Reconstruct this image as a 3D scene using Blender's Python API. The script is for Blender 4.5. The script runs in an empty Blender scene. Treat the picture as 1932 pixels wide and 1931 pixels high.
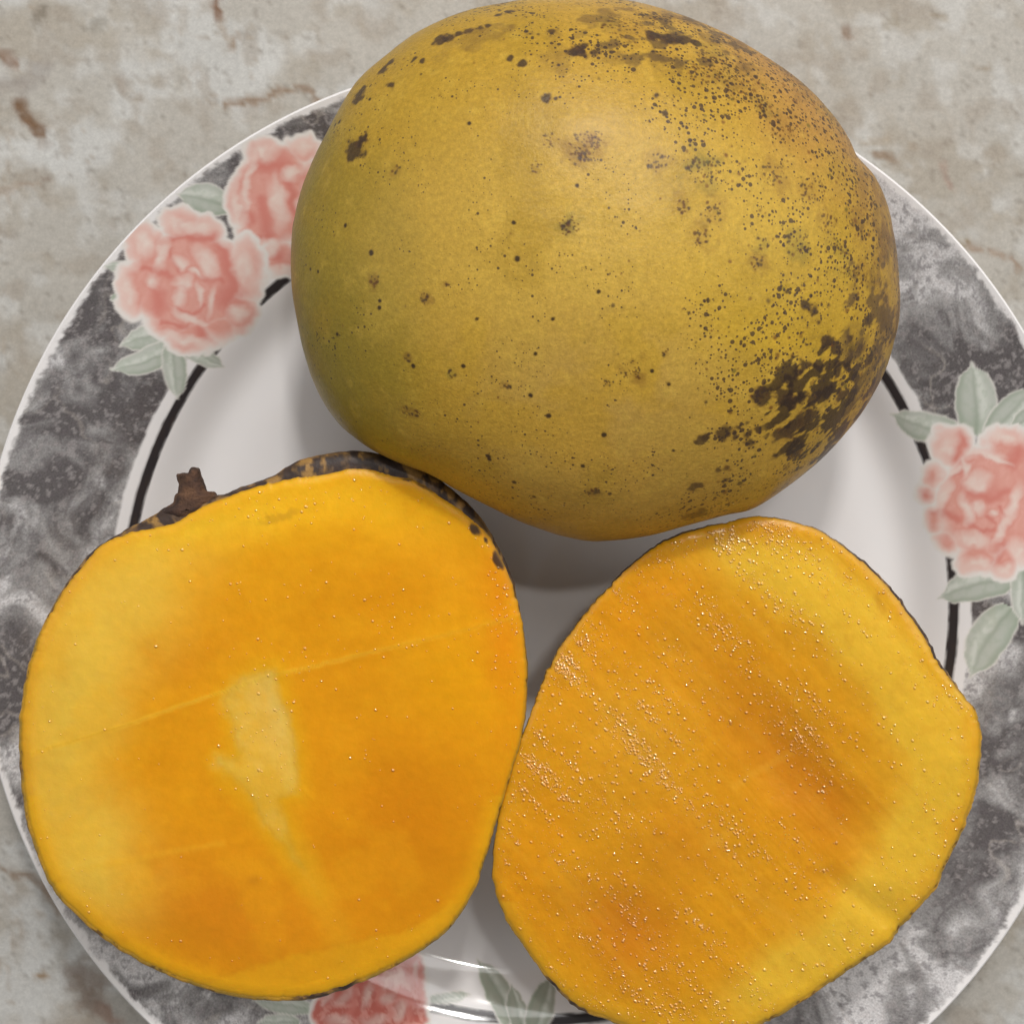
import bpy, math
import numpy as np
from mathutils import Vector, kdtree

# ------------------------------------------------------------------ camera, world, lamps
SC = bpy.context.scene
HC = 0.36                      # camera height over the counter (m)
FPX = 3003.0                   # focal length in reference pixels (1932 wide picture)
NX, NY = 1000.0, 330.0         # point straight under the lens, in reference pixels
cam_d = bpy.data.cameras.new("camera")
cam = bpy.data.objects.new("camera", cam_d)
SC.collection.objects.link(cam)
cam.location = (0, 0, HC)
cam_d.sensor_fit = 'HORIZONTAL'
cam_d.sensor_width = 36
cam_d.lens = 36 * FPX / 1932
cam_d.shift_x = (966 - NX) / 1932
cam_d.shift_y = -(965.5 - NY) / 1932
cam_d.clip_start = 0.01
cam_d.clip_end = 50
cam_d.dof.use_dof = True
cam_d.dof.focus_distance = 0.30
cam_d.dof.aperture_fstop = cam_d.lens / 1.7
SC.camera = cam
SC.view_settings.view_transform = 'Standard'
SC.view_settings.look = 'None'
SC.view_settings.exposure = 0
SC.view_settings.gamma = 1
SC.cycles.use_denoising = True
SC.cycles.sample_clamp_indirect = 6

w = bpy.data.worlds.new("World")
SC.world = w
w.use_nodes = True
w.node_tree.nodes["Background"].inputs[0].default_value = (1.0, 0.98, 0.97, 1)
w.node_tree.nodes["Background"].inputs[1].default_value = 0.185


def area(name, loc, target, sx, sy, power, col):
    l = bpy.data.lights.new(name, 'AREA')
    l.shape = 'RECTANGLE'
    l.size, l.size_y = sx, sy
    l.energy = power
    l.color = col
    o = bpy.data.objects.new(name, l)
    SC.collection.objects.link(o)
    o.location = loc
    o.rotation_euler = (Vector(target) - Vector(loc)).to_track_quat('-Z', 'Y').to_euler()
    return o


area("ceiling_lamp", (0.13, 1.00, 1.22), (0, -0.06, 0), 0.13, 0.08, 8.2, (1.0, 0.965, 0.93))
area("ceiling_bounce", (0.20, 0.95, 1.20), (0, -0.05, 0), 1.2, 0.7, 9.5, (1.0, 0.985, 0.97))
area("ceiling_spot", (0.19, 0.47, 1.25), (0, -0.12, 0), 0.075, 0.04, 2.0, (1.0, 0.98, 0.95))
area("fill_side", (-1.25, 0.25, 0.95), (0, -0.05, 0), 1.0, 1.0, 3.0, (0.98, 0.985, 1.0))  # added soft fill from the left, stands for no known window
area("room_side", (1.25, 0.30, 0.95), (0, -0.05, 0), 1.0, 1.0, 6.0, (1.0, 0.98, 0.96))  # added soft fill from the right, no known source


# ------------------------------------------------------------------ small tools
def lin(c):
    c = np.asarray(c, float) / 255.0
    return np.where(c <= .04045, c / 12.92, ((c + .055) / 1.055) ** 2.4)


def alb(c, k=0.72):
    """surface colour of something seen as sRGB c under the light of this table"""
    return np.clip(lin(c) / k, 0.002, 0.93)


def sstep(a, b, x):
    t = np.clip((x - a) / (b - a), 0, 1)
    return t * t * (3 - 2 * t)


def mixc(A, B, t):
    return A + (np.asarray(B) - A) * t[:, None]


def unproj(px, py, z):
    px, py = np.asarray(px, float), np.asarray(py, float)
    s = (HC - z) / FPX
    return np.stack([(px - NX) * s, (NY - py) * s, np.broadcast_to(z, px.shape) + 0 * px], -1)


def proj(P):
    s = FPX / (HC - P[..., 2])
    return np.stack([NX + P[..., 0] * s, NY - P[..., 1] * s], -1)


def vnoise(P, seed=0):
    P = np.asarray(P, float)
    i = np.floor(P).astype(np.int64)
    f = P - i
    f = f * f * (3 - 2 * f)
    out = np.zeros(len(P))
    n = P.shape[1]
    primes = (374761393, 668265263, 2147483647, 1274126177)
    for c in range(2 ** n):
        h = np.full(len(P), seed * 144665 + 1013, np.int64)
        wt = np.ones(len(P))
        for d in range(n):
            b = (c >> d) & 1
            h = h + (i[:, d] + b) * primes[d]
            wt = wt * (f[:, d] if b else 1 - f[:, d])
        h = (h ^ (h >> 13)) * 1274126177 & 0xFFFFFFFF
        h = (h ^ (h >> 16)) * 2246822519 & 0xFFFFFFFF
        h = h ^ (h >> 15)
        out += wt * ((h & 0xFFFFFF) / float(0xFFFFFF))
    return out


def fbm(P, scale, octv=4, seed=0, gain=.5):
    a, s, o = 1.0, 0.0, np.zeros(len(P))
    Q = np.asarray(P, float) * scale
    for k in range(octv):
        o += a * vnoise(Q + 17.3 * k, seed + k)
        s += a
        a *= gain
        Q = Q * 2.03
    return o / s


def catmull(pts, n=12):
    p = np.array(pts, float)
    out = []
    N = len(p)
    t = np.linspace(0, 1, n, endpoint=False)[:, None]
    for k in range(N):
        a, b, c, d = p[k - 1], p[k], p[(k + 1) % N], p[(k + 2) % N]
        out.append(.5 * (2 * b + (c - a) * t + (2 * a - 5 * b + 4 * c - d) * t ** 2 + (3 * b - a - 3 * c + d) * t ** 3))
    return np.concatenate(out)


def polar(pts, c, n):
    """radius against angle (y up) of a closed outline round c"""
    q = catmull(pts) - np.asarray(c, float)
    ang = np.arctan2(-q[:, 1], q[:, 0]) % (2 * np.pi)
    r = np.hypot(q[:, 0], q[:, 1])
    o = np.argsort(ang)
    ang, r = ang[o], r[o]
    th = np.arange(n) * 2 * np.pi / n
    return th, np.interp(th, np.r_[ang - 2 * np.pi, ang, ang + 2 * np.pi], np.r_[r, r, r])


def smooth_ring(r, k):
    n = len(r)
    x = np.arange(n)
    x = np.minimum(x, n - x)
    g = np.exp(-.5 * (x / k) ** 2)
    return np.real(np.fft.ifft(np.fft.fft(r) * np.fft.fft(g / g.sum())))


def seg_dist(X, Y, pts):
    d = np.full(X.shape, 1e9)
    for (x0, y0), (x1, y1) in zip(pts[:-1], pts[1:]):
        vx, vy = x1 - x0, y1 - y0
        t = np.clip(((X - x0) * vx + (Y - y0) * vy) / (vx * vx + vy * vy + 1e-9), 0, 1)
        d = np.minimum(d, np.hypot(X - x0 - t * vx, Y - y0 - t * vy))
    return d


def inpoly(X, Y, poly):
    r = np.zeros(X.shape, bool)
    p = np.asarray(poly, float)
    for (x0, y0), (x1, y1) in zip(p, np.roll(p, -1, 0)):
        c = ((y0 > Y) != (y1 > Y)) & (X < (x1 - x0) * (Y - y0) / (y1 - y0 + 1e-12) + x0)
        r ^= c
    return r


def poly_sdf(X, Y, poly):
    d = seg_dist(X, Y, list(poly) + [poly[0]])
    return np.where(inpoly(X, Y, poly), -d, d)


def ell(X, Y, cx, cy, rx, ry, deg=0):
    a = math.radians(deg)
    u = (X - cx) * math.cos(a) + (Y - cy) * math.sin(a)
    v = -(X - cx) * math.sin(a) + (Y - cy) * math.cos(a)
    return np.sqrt((u / rx) ** 2 + (v / ry) ** 2)


# ------------------------------------------------------------------ mesh helpers
def grid_faces(nu, nv, wrap=True):
    """nu rows of nv verts; faces face up for rows going outward and verts counter-clockwise"""
    i = np.arange(nu - 1)[:, None]
    j = np.arange(nv if wrap else nv - 1)[None, :]
    j2 = (j + 1) % nv
    return np.stack([i * nv + j, (i + 1) * nv + j, (i + 1) * nv + j2, i * nv + j2], -1).reshape(-1, 4)


def normals_of(V, F):
    n = np.cross(V[F[:, 2]] - V[F[:, 0]], V[F[:, 3]] - V[F[:, 1]])
    out = np.zeros_like(V)
    for k in range(4):
        for d in range(3):
            out[:, d] += np.bincount(F[:, k], n[:, d], len(V))
    return out / (np.linalg.norm(out, axis=1)[:, None] + 1e-20)


def mesh_obj(name, V, F, mat, parent=None, paint=None, extra=None, normals=None):
    me = bpy.data.meshes.new(name)
    V = np.asarray(V, np.float32)
    F = np.asarray(F, np.int32)
    k = F.shape[1]
    me.vertices.add(len(V))
    me.vertices.foreach_set("co", V.ravel())
    me.loops.add(F.size)
    me.loops.foreach_set("vertex_index", F.ravel())
    me.polygons.add(len(F))
    me.polygons.foreach_set("loop_start", np.arange(0, F.size, k, dtype=np.int32))
    me.update(calc_edges=True)
    me.polygons.foreach_set("use_smooth", np.ones(len(F), bool))
    if paint is not None:
        at = me.attributes.new("paint", 'FLOAT_COLOR', 'POINT')
        at.data.foreach_set("color", np.c_[paint, np.ones(len(paint))].astype(np.float32).ravel())
    for kx, val in (extra or {}).items():
        at = me.attributes.new(kx, 'FLOAT', 'POINT')
        at.data.foreach_set("value", np.asarray(val, np.float32))
    if normals is not None:
        me.normals_split_custom_set_from_vertices(np.asarray(normals, np.float32))
    me.materials.append(mat)
    o = bpy.data.objects.new(name, me)
    SC.collection.objects.link(o)
    if parent is not None:
        o.parent = parent
    return o


def split_obj(V, F, label, names, mats, parent, paint, extra=None):
    """one finely painted surface cut into parts along the outlines of its print"""
    N = normals_of(V, F)
    made = []
    for k, nm in names.items():
        f = F[label == k]
        if len(f) == 0:
            continue
        u, inv = np.unique(f, return_inverse=True)
        made.append(mesh_obj(nm, V[u], inv.reshape(f.shape), mats.get(nm, mats['*']), parent, paint[u],
                             {a: b[u] for a, b in (extra or {}).items()}, N[u]))
    return made


def tag(o, label, cat, group=None):
    o['label'] = label
    o['category'] = cat
    if group:
        o['group'] = group
    return o


def empty(name, loc):
    o = bpy.data.objects.new(name, None)
    o.empty_display_size = .02
    SC.collection.objects.link(o)
    o.location = loc
    return o


# ------------------------------------------------------------------ materials
class NT:
    def __init__(s, name):
        s.m = bpy.data.materials.new(name)
        s.m.use_nodes = True
        s.t = s.m.node_tree
        s.b = s.t.nodes["Principled BSDF"]

    def n(s, kind, **kw):
        x = s.t.nodes.new(kind)
        for a, b in kw.items():
            if a.startswith('_'):
                setattr(x, a[1:], b)
            else:
                x.inputs[a.replace('__', ' ')].default_value = b
        return x

    def l(s, a, b):
        s.t.links.new(a, b)

    def noise(s, scale, detail=3, rough=.55):
        co = s.n('ShaderNodeTexCoord')
        x = s.n('ShaderNodeTexNoise', Scale=scale, Detail=detail, Roughness=rough)
        s.l(co.outputs['Object'], x.inputs['Vector'])
        return x.outputs['Fac']

    def ramp(s, src, a, b, lo, hi):
        r = s.n('ShaderNodeMapRange')
        r.inputs[1].default_value, r.inputs[2].default_value = a, b
        r.inputs[3].default_value, r.inputs[4].default_value = lo, hi
        s.l(src, r.inputs[0])
        return r.outputs[0]

    def mul(s, col, fac):
        x = s.n('ShaderNodeVectorMath', _operation='SCALE')
        s.l(col, x.inputs[0])
        s.l(fac, x.inputs['Scale'])
        return x.outputs[0]

    def paint(s):
        return s.n('ShaderNodeAttribute', _attribute_name='paint').outputs['Color']

    def attr(s, a):
        return s.n('ShaderNodeAttribute', _attribute_name=a).outputs['Fac']

    def bump(s, src, strength, dist):
        b = s.n('ShaderNodeBump', Strength=strength, Distance=dist)
        s.l(src, b.inputs['Height'])
        s.l(b.outputs[0], s.b.inputs['Normal'])

    def set(s, **kw):
        for a, b in kw.items():
            s.b.inputs[a.replace('__', ' ')].default_value = b


def mat_ceramic():
    m = NT("glazed_ceramic")
    p = m.paint()
    g = m.ramp(m.noise(2600, 3, .7), .3, .7, .72, 1.24)       # fine ink grain, only on the marbled band
    a = m.attr('grain')
    mx = m.n('ShaderNodeMix', _data_type='FLOAT')
    m.l(a, mx.inputs[0])
    mx.inputs[2].default_value = 1
    m.l(g, mx.inputs[3])
    m.l(m.mul(p, mx.outputs[0]), m.b.inputs['Base Color'])
    m.set(Roughness=.09, IOR=1.5, Coat__Weight=.25, Coat__Roughness=.03)
    m.bump(m.noise(60, 2), .06, .002)
    return m.m


def mat_skin(name, rough=.42):
    m = NT(name)
    p = m.paint()
    f = m.ramp(m.noise(1100, 4, .65), .25, .75, .80, 1.17)
    f2 = m.ramp(m.noise(3200, 2, .6), .25, .75, .90, 1.09)
    c = m.mul(m.mul(p, f), f2)
    co = m.n('ShaderNodeTexCoord')
    dn = m.attr('dots')
    for sc, k in ((820, .42), (1500, .44)):             # pores of the peel
        v = m.n('ShaderNodeTexVoronoi', Scale=sc)
        m.l(co.outputs['Object'], v.inputs['Vector'])
        sx = m.n('ShaderNodeSeparateColor')
        m.l(v.outputs['Color'], sx.inputs[0])
        t1 = m.n('ShaderNodeMath', _operation='MULTIPLY')
        m.l(sx.outputs[0], t1.inputs[0])
        m.l(dn, t1.inputs[1])
        t2 = m.n('ShaderNodeMath', _operation='MULTIPLY_ADD')
        m.l(t1.outputs[0], t2.inputs[0])
        t2.inputs[1].default_value = k
        m.l(m.n('ShaderNodeMath', _operation='MULTIPLY').outputs[0], t2.inputs[2])
        neg = t2.inputs[2].links[0].from_node
        m.l(v.outputs['Distance'], neg.inputs[0])
        neg.inputs[1].default_value = -1
        fac = m.ramp(t2.outputs[0], 0, .07, 0, .85)
        mix = m.n('ShaderNodeMix', _data_type='RGBA')
        m.l(fac, mix.inputs[0])
        m.l(c, mix.inputs[6])
        mix.inputs[7].default_value = (.055, .032, .022, 1)
        c = mix.outputs[2]
    m.l(c, m.b.inputs['Base Color'])
    m.set(Coat__Weight=.12, Coat__Roughness=.32, Roughness=rough, IOR=1.34, Subsurface__Weight=.08, Subsurface__Scale=.004)
    m.b.inputs['Subsurface Radius'].default_value = (1, .5, .1)
    m.bump(m.noise(1700, 3, .6), .22, .0006)
    return m.m


def mat_flesh(name, rough, bump):
    m = NT(name)
    p = m.paint()
    f = m.ramp(m.noise(420, 4, .6), .25, .75, .95, 1.05)
    m.l(m.mul(p, f), m.b.inputs['Base Color'])
    m.set(Roughness=rough, IOR=1.31, Subsurface__Weight=.35, Subsurface__Scale=.005)
    if bump > .11:
        m.set(Coat__Weight=.35, Coat__Roughness=.16, Coat__IOR=1.4)
    m.b.inputs['Subsurface Radius'].default_value = (1, .45, .06)
    m.bump(m.noise(1500, 4, .6), bump, .0006)
    return m.m


def mat_bead():
    m = NT("juice")
    m.l(m.paint(), m.b.inputs['Base Color'])
    m.set(Roughness=.10, IOR=1.9, Coat__Weight=1.0, Coat__Roughness=.05, Coat__IOR=2.6)
    m.b.inputs['Specular Tint'].default_value = (1, .82, .4, 1)
    m.b.inputs['Coat Tint'].default_value = (1, .88, .55, 1)
    return m.m


def mat_counter():
    m = NT("speckled_stone")
    p = m.paint()
    f = m.ramp(m.noise(700, 6, .68), .3, .7, .87, 1.10)
    f2 = m.ramp(m.noise(2300, 3, .7), .3, .75, .90, 1.07)
    f3 = m.ramp(m.noise(55, 5, .6), .3, .7, .94, 1.05)
    m.l(m.mul(m.mul(m.mul(p, f), f2), f3), m.b.inputs['Base Color'])
    m.set(Roughness=.38, IOR=1.45)
    m.bump(m.noise(300, 3), .03, .001)
    return m.m


def mat_stem():
    m = NT("dry_stem")
    m.l(m.paint(), m.b.inputs['Base Color'])
    m.set(Roughness=.85)
    m.bump(m.noise(900, 4, .7), .7, .001)
    return m.m


CERAMIC = mat_ceramic()
SKIN = mat_skin("mango_peel")
PEEL = mat_skin("dark_peel", .5)
FLESH_A = mat_flesh("mango_flesh", .36, .10)
FLESH_B = mat_flesh("wet_mango_flesh", .30, .12)
BEAD = mat_bead()
COUNTER = mat_counter()
STEM = mat_stem()
rng = np.random.default_rng(7)


# ------------------------------------------------------------------ countertop
def build_counter():
    def axis(lo, hi, step):
        mid = np.arange(lo, hi + step / 2, step)
        g = step * 1.08 ** np.arange(1, 60)
        g = np.cumsum(g)
        g = g[g < .55]
        return np.r_[lo - g[::-1], mid, hi + g]
    xs = axis(-.135, .135, .001)
    ys = axis(-.215, .06, .001)
    X, Y = np.meshgrid(xs, ys)
    V = np.stack([X, Y, 0 * X], -1).reshape(-1, 3)
    F = grid_faces(len(ys), len(xs), False)[:, ::-1]
    D = proj(V)
    P2 = V[:, :2]
    wx = (fbm(P2, 70, 3, 40) - .5) * 60
    wy = (fbm(P2, 70, 3, 50) - .5) * 60
    fx = (fbm(P2, 420, 3, 41) - .5) * 16
    fy = (fbm(P2, 420, 3, 51) - .5) * 16
    col = np.tile(alb((186, 180, 171)), (len(V), 1))
    n1 = fbm(P2, 45, 4, 1)
    n3_ = fbm(P2, 330, 4, 6)
    col = mixc(col, alb((204, 202, 198)), sstep(.50, .64, n1 + .25 * (n3_ - .5)) * .8)
    n2 = fbm(P2, 60, 4, 2)
    col = mixc(col, alb((172, 162, 148)), sstep(.50, .68, n2 + .3 * (n3_ - .5)) * .75)
    n3 = fbm(P2, 170, 4, 3)
    col = mixc(col, alb((208, 206, 202)), sstep(.55, .70, n3) * .5)
    n4 = fbm(P2, 190, 4, 4)
    col = mixc(col, alb((164, 152, 138)), sstep(.58, .72, n4) * .5)
    n7 = np.abs(fbm(P2 + .5 * (n2[:, None] - .5) * .02, 55, 4, 12) - .5)
    col = mixc(col, alb((160, 142, 122)), (1 - sstep(.0, .012, n7)) * sstep(.50, .60, n1) * .45)
    n5 = fbm(P2, 900, 2, 5)
    col = mixc(col, alb((120, 108, 95)), sstep(.74, .82, n5) * .35)
    # single marks in the stone
    S = [([(28, 195), (45, 215), (62, 235), (80, 258)], 15, (122, 94, 70), .95),
         ([(5, 105), (28, 118)], 11, (140, 112, 92), .8),
         ([(70, 40), (86, 12)], 10, (132, 122, 108), .75),
         ([(165, 55), (192, 45)], 11, (150, 143, 132), .8),
         ([(405, -10), (410, 12), (417, 30)], 9, (132, 100, 78), .9),
         ([(425, 198), (470, 192), (505, 186), (525, 172), (560, 166), (588, 176), (602, 200), (607, 225)], 8, (146, 122, 100), .85),
         ([(445, 70), (435, 95)], 7, (150, 128, 108), .7),
         ([(418, 40), (424, 70), (440, 85)], 5, (160, 140, 118), .6),
         ([(10, 160), (60, 150), (80, 130)], 22, (158, 150, 144), .55),
         ([(225, 150), (232, 175)], 9, (155, 140, 125), .6),
         ([(250, 190), (268, 186)], 9, (150, 135, 118), .7),
         ([(0, 360), (45, 350), (92, 340)], 6, (165, 146, 128), .6),
         ([(82, 342), (92, 338)], 7, (140, 128, 118), .6),
         ([(0, 440), (16, 444)], 12, (158, 146, 134), .6),
         ([(1591, 56), (1599, 66)], 14, (140, 116, 96), .85),
         ([(1675, 50), (1690, 42)], 10, (158, 146, 128), .7),
         ([(1765, 30), (1780, 32)], 10, (156, 142, 122), .7),
         ([(1845, 128), (1860, 130)], 9, (156, 142, 124), .7),
         ([(1630, 268), (1680, 258)], 10, (172, 158, 140), .7),
         ([(1648, 286), (1668, 292), (1686, 298)], 8, (148, 126, 104), .85),
         ([(1780, 308), (1786, 324)], 9, (168, 146, 132), .8),
         ([(1790, 342), (1797, 356)], 9, (166, 142, 128), .8),
         ([(1720, 275), (1725, 280)], 7, (165, 150, 132), .7),
         ([(1815, 462), (1832, 458)], 7, (140, 118, 88), .85),
         ([(1835, 466), (1875, 480), (1912, 484), (1920, 510)], 6, (160, 136, 116), .8),
         ([(77, 1838), (86, 1838)], 8, (146, 112, 66), .8),
         ([(0, 1636), (28, 1648), (58, 1652), (80, 1668), (95, 1690)], 8, (140, 116, 94), .8),
         ([(150, 1840), (175, 1860), (165, 1890)], 30, (140, 122, 108), .8),
         ([(195, 1900), (215, 1925)], 16, (150, 118, 100), .7),
         ([(160, 1800), (185, 1790)], 14, (145, 128, 114), .6),
         ([(95, 1690), (110, 1720)], 9, (140, 118, 100), .7)]
    for pts, wd, c, a in S:
        d = seg_dist(D[:, 0] + fx + wx * .12, D[:, 1] + fy + wy * .12, pts)
        nz = fbm(P2, 500, 3, int(wd) + 60)
        m = (1 - sstep(wd * .2, wd * 1.35, d + (nz - .5) * wd * 2.0)) * a * (.95 + .9 * (nz - .4))
        col = mixc(col, alb(c), np.clip(m, 0, 1))
    far = np.hypot(np.maximum(np.abs(V[:, 0]) - .135, 0), np.maximum(np.abs(V[:, 1] + .0775) - .1375, 0))
    col = mixc(col, np.average(col, 0), sstep(.01, .09, far))
    col = col * .735 * np.array([.97, .985, .985])
    o = mesh_obj("countertop", V, F, COUNTER, None, col)
    o['kind'] = 'structure'
    o['label'] = 'pale beige speckled stone countertop with brown flecks and veins'


build_counter()

# ------------------------------------------------------------------ plate
PC = unproj(1019, 1167, .022)[:2]
PROF = np.array([(0, 4.0), (45, 4.0), (60, 4.05), (66, 4.25), (72, 4.9), (81, 5.2), (83.7, 6.5), (87.3, 10.0), (89.3, 11.4), (91.5, 12.4), (94, 13.6), (100, 15.9),
                 (110, 18.9), (116, 20.8), (118.3, 21.6), (119.2, 21.95)]) * 1e-3


def plate_z(r):
    return np.interp(r, PROF_R, PROF_Z)


_q = np.linspace(0, .1192, 240)
_z = np.interp(_q, PROF[:, 0], PROF[:, 1])
_k = np.exp(-.5 * (np.arange(-16, 17) / 5.0) ** 2)
_k /= _k.sum()
PROF_R, PROF_Z = _q, np.convolve(np.pad(_z, 16, mode='reflect', reflect_type='odd'), _k, 'valid')
PROF_Z[-8:] = _z[-8:]


def warp(X, Y, amp, freq, seed):
    P = np.stack([X, Y], -1)
    return X + (fbm(P, freq, 3, seed) - .5) * amp, Y + (fbm(P, freq, 3, seed + 9) - .5) * amp


PINK, PALE, DEEP = (201, 146, 134), (219, 195, 186), (190, 114, 103)
PKF = .70


def paint_rose(X, Y, col, lab, idx, tf, mask_e, pale, deep, red=0.0):
    sc, ox, oy = tf
    x, y = (X - ox) / sc, (Y - oy) / sc
    x, y = warp(x, y, 70, .012, 200 + idx)
    n = fbm(np.stack([x, y], -1), .03, 3, 300 + idx)
    d = np.full(X.shape, 9.0)
    for e in mask_e:
        dd = (ell(x, y, *e) - 1) * min(e[2], e[3])
        d = np.minimum(d, dd) if e is not mask_e[0] else dd
    white = alb((208, 203, 198), PKF)
    col[:] = mixc(col, white, 1 - sstep(14, 34, d))
    m = 1 - sstep(-20, 16, d)
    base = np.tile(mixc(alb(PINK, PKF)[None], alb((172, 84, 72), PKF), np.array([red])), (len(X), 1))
    base = mixc(base, alb((206, 154, 143), PKF), sstep(.45, .65, n) * .6)
    for e in deep:
        pts, wd = e
        t = (1 - sstep(wd * .0, wd * 1.9, seg_dist(x, y, pts))) * .8
        base = mixc(base, alb(DEEP, PKF), t)
    for e in pale:
        q = ell(x, y, *e)
        t = (1 - sstep(.2, 1.5, q)) * (.8 + .5 * (n - .5))
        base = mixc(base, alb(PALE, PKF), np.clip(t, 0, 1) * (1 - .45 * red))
        rim = np.exp(-((q - 1.42) / .2) ** 2) * .2
        base = mixc(base, alb(DEEP, PKF), rim)
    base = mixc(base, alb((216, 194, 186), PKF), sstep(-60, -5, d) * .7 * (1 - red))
    col[:] = mixc(col, base, m)
    lab[m > .5] = idx


def paint_leaf(X, Y, col, lab, idx, tf, base, tip, width, bend=0.0):
    sc, ox, oy = tf
    x, y = (X - ox) / sc, (Y - oy) / sc
    x, y = warp(x, y, 22, .02, 400 + idx)
    bx, by = base
    L = math.hypot(tip[0] - bx, tip[1] - by)
    ux, uy = (tip[0] - bx) / L, (tip[1] - by) / L
    t = ((x - bx) * ux + (y - by) * uy) / L
    s = -(x - bx) * uy + (y - by) * ux
    tc = np.clip(t, 0.0, 1)
    s = s - bend * L * np.sin(np.pi * tc)
    hw = width / 2 * np.sin(np.pi * np.clip(tc * .80 + .10, 0, 1) ** .85) ** .9 * (1 - sstep(.8, 1.0, tc)) + 1
    over = np.abs(t - np.clip(t, 0, 1)) * L
    dpx = np.where(over > 0, np.hypot(s, over), np.abs(s) - hw)
    n = fbm(np.stack([x, y], -1), .035, 3, 500 + idx)
    col[:] = mixc(col, alb((205, 202, 196), PKF), (1 - sstep(3, 16, dpx)) * .8)
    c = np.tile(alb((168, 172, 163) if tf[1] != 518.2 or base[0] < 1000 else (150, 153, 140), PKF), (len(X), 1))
    sn = s / hw
    c = mixc(c, alb((193, 196, 188), PKF), np.exp(-((sn - .35) / .28) ** 2) * .8)
    c = mixc(c, alb((118, 130, 112), PKF), np.exp(-((sn + .03) / .13) ** 2) * .55 * (1 - tc * .5))
    c = mixc(c, alb((128, 140, 122), PKF), sstep(.5, .95, -sn) * .6)
    c = mixc(c, alb((130, 142, 122), PKF), (1 - sstep(0, .4, tc)) * .5)
    c = mixc(c, alb((150, 160, 145), PKF), sstep(.45, .7, n) * .4)
    m = 1 - sstep(-9, 9, dpx)
    col[:] = mixc(col, c, m)
    lab[m > .5] = idx


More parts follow.
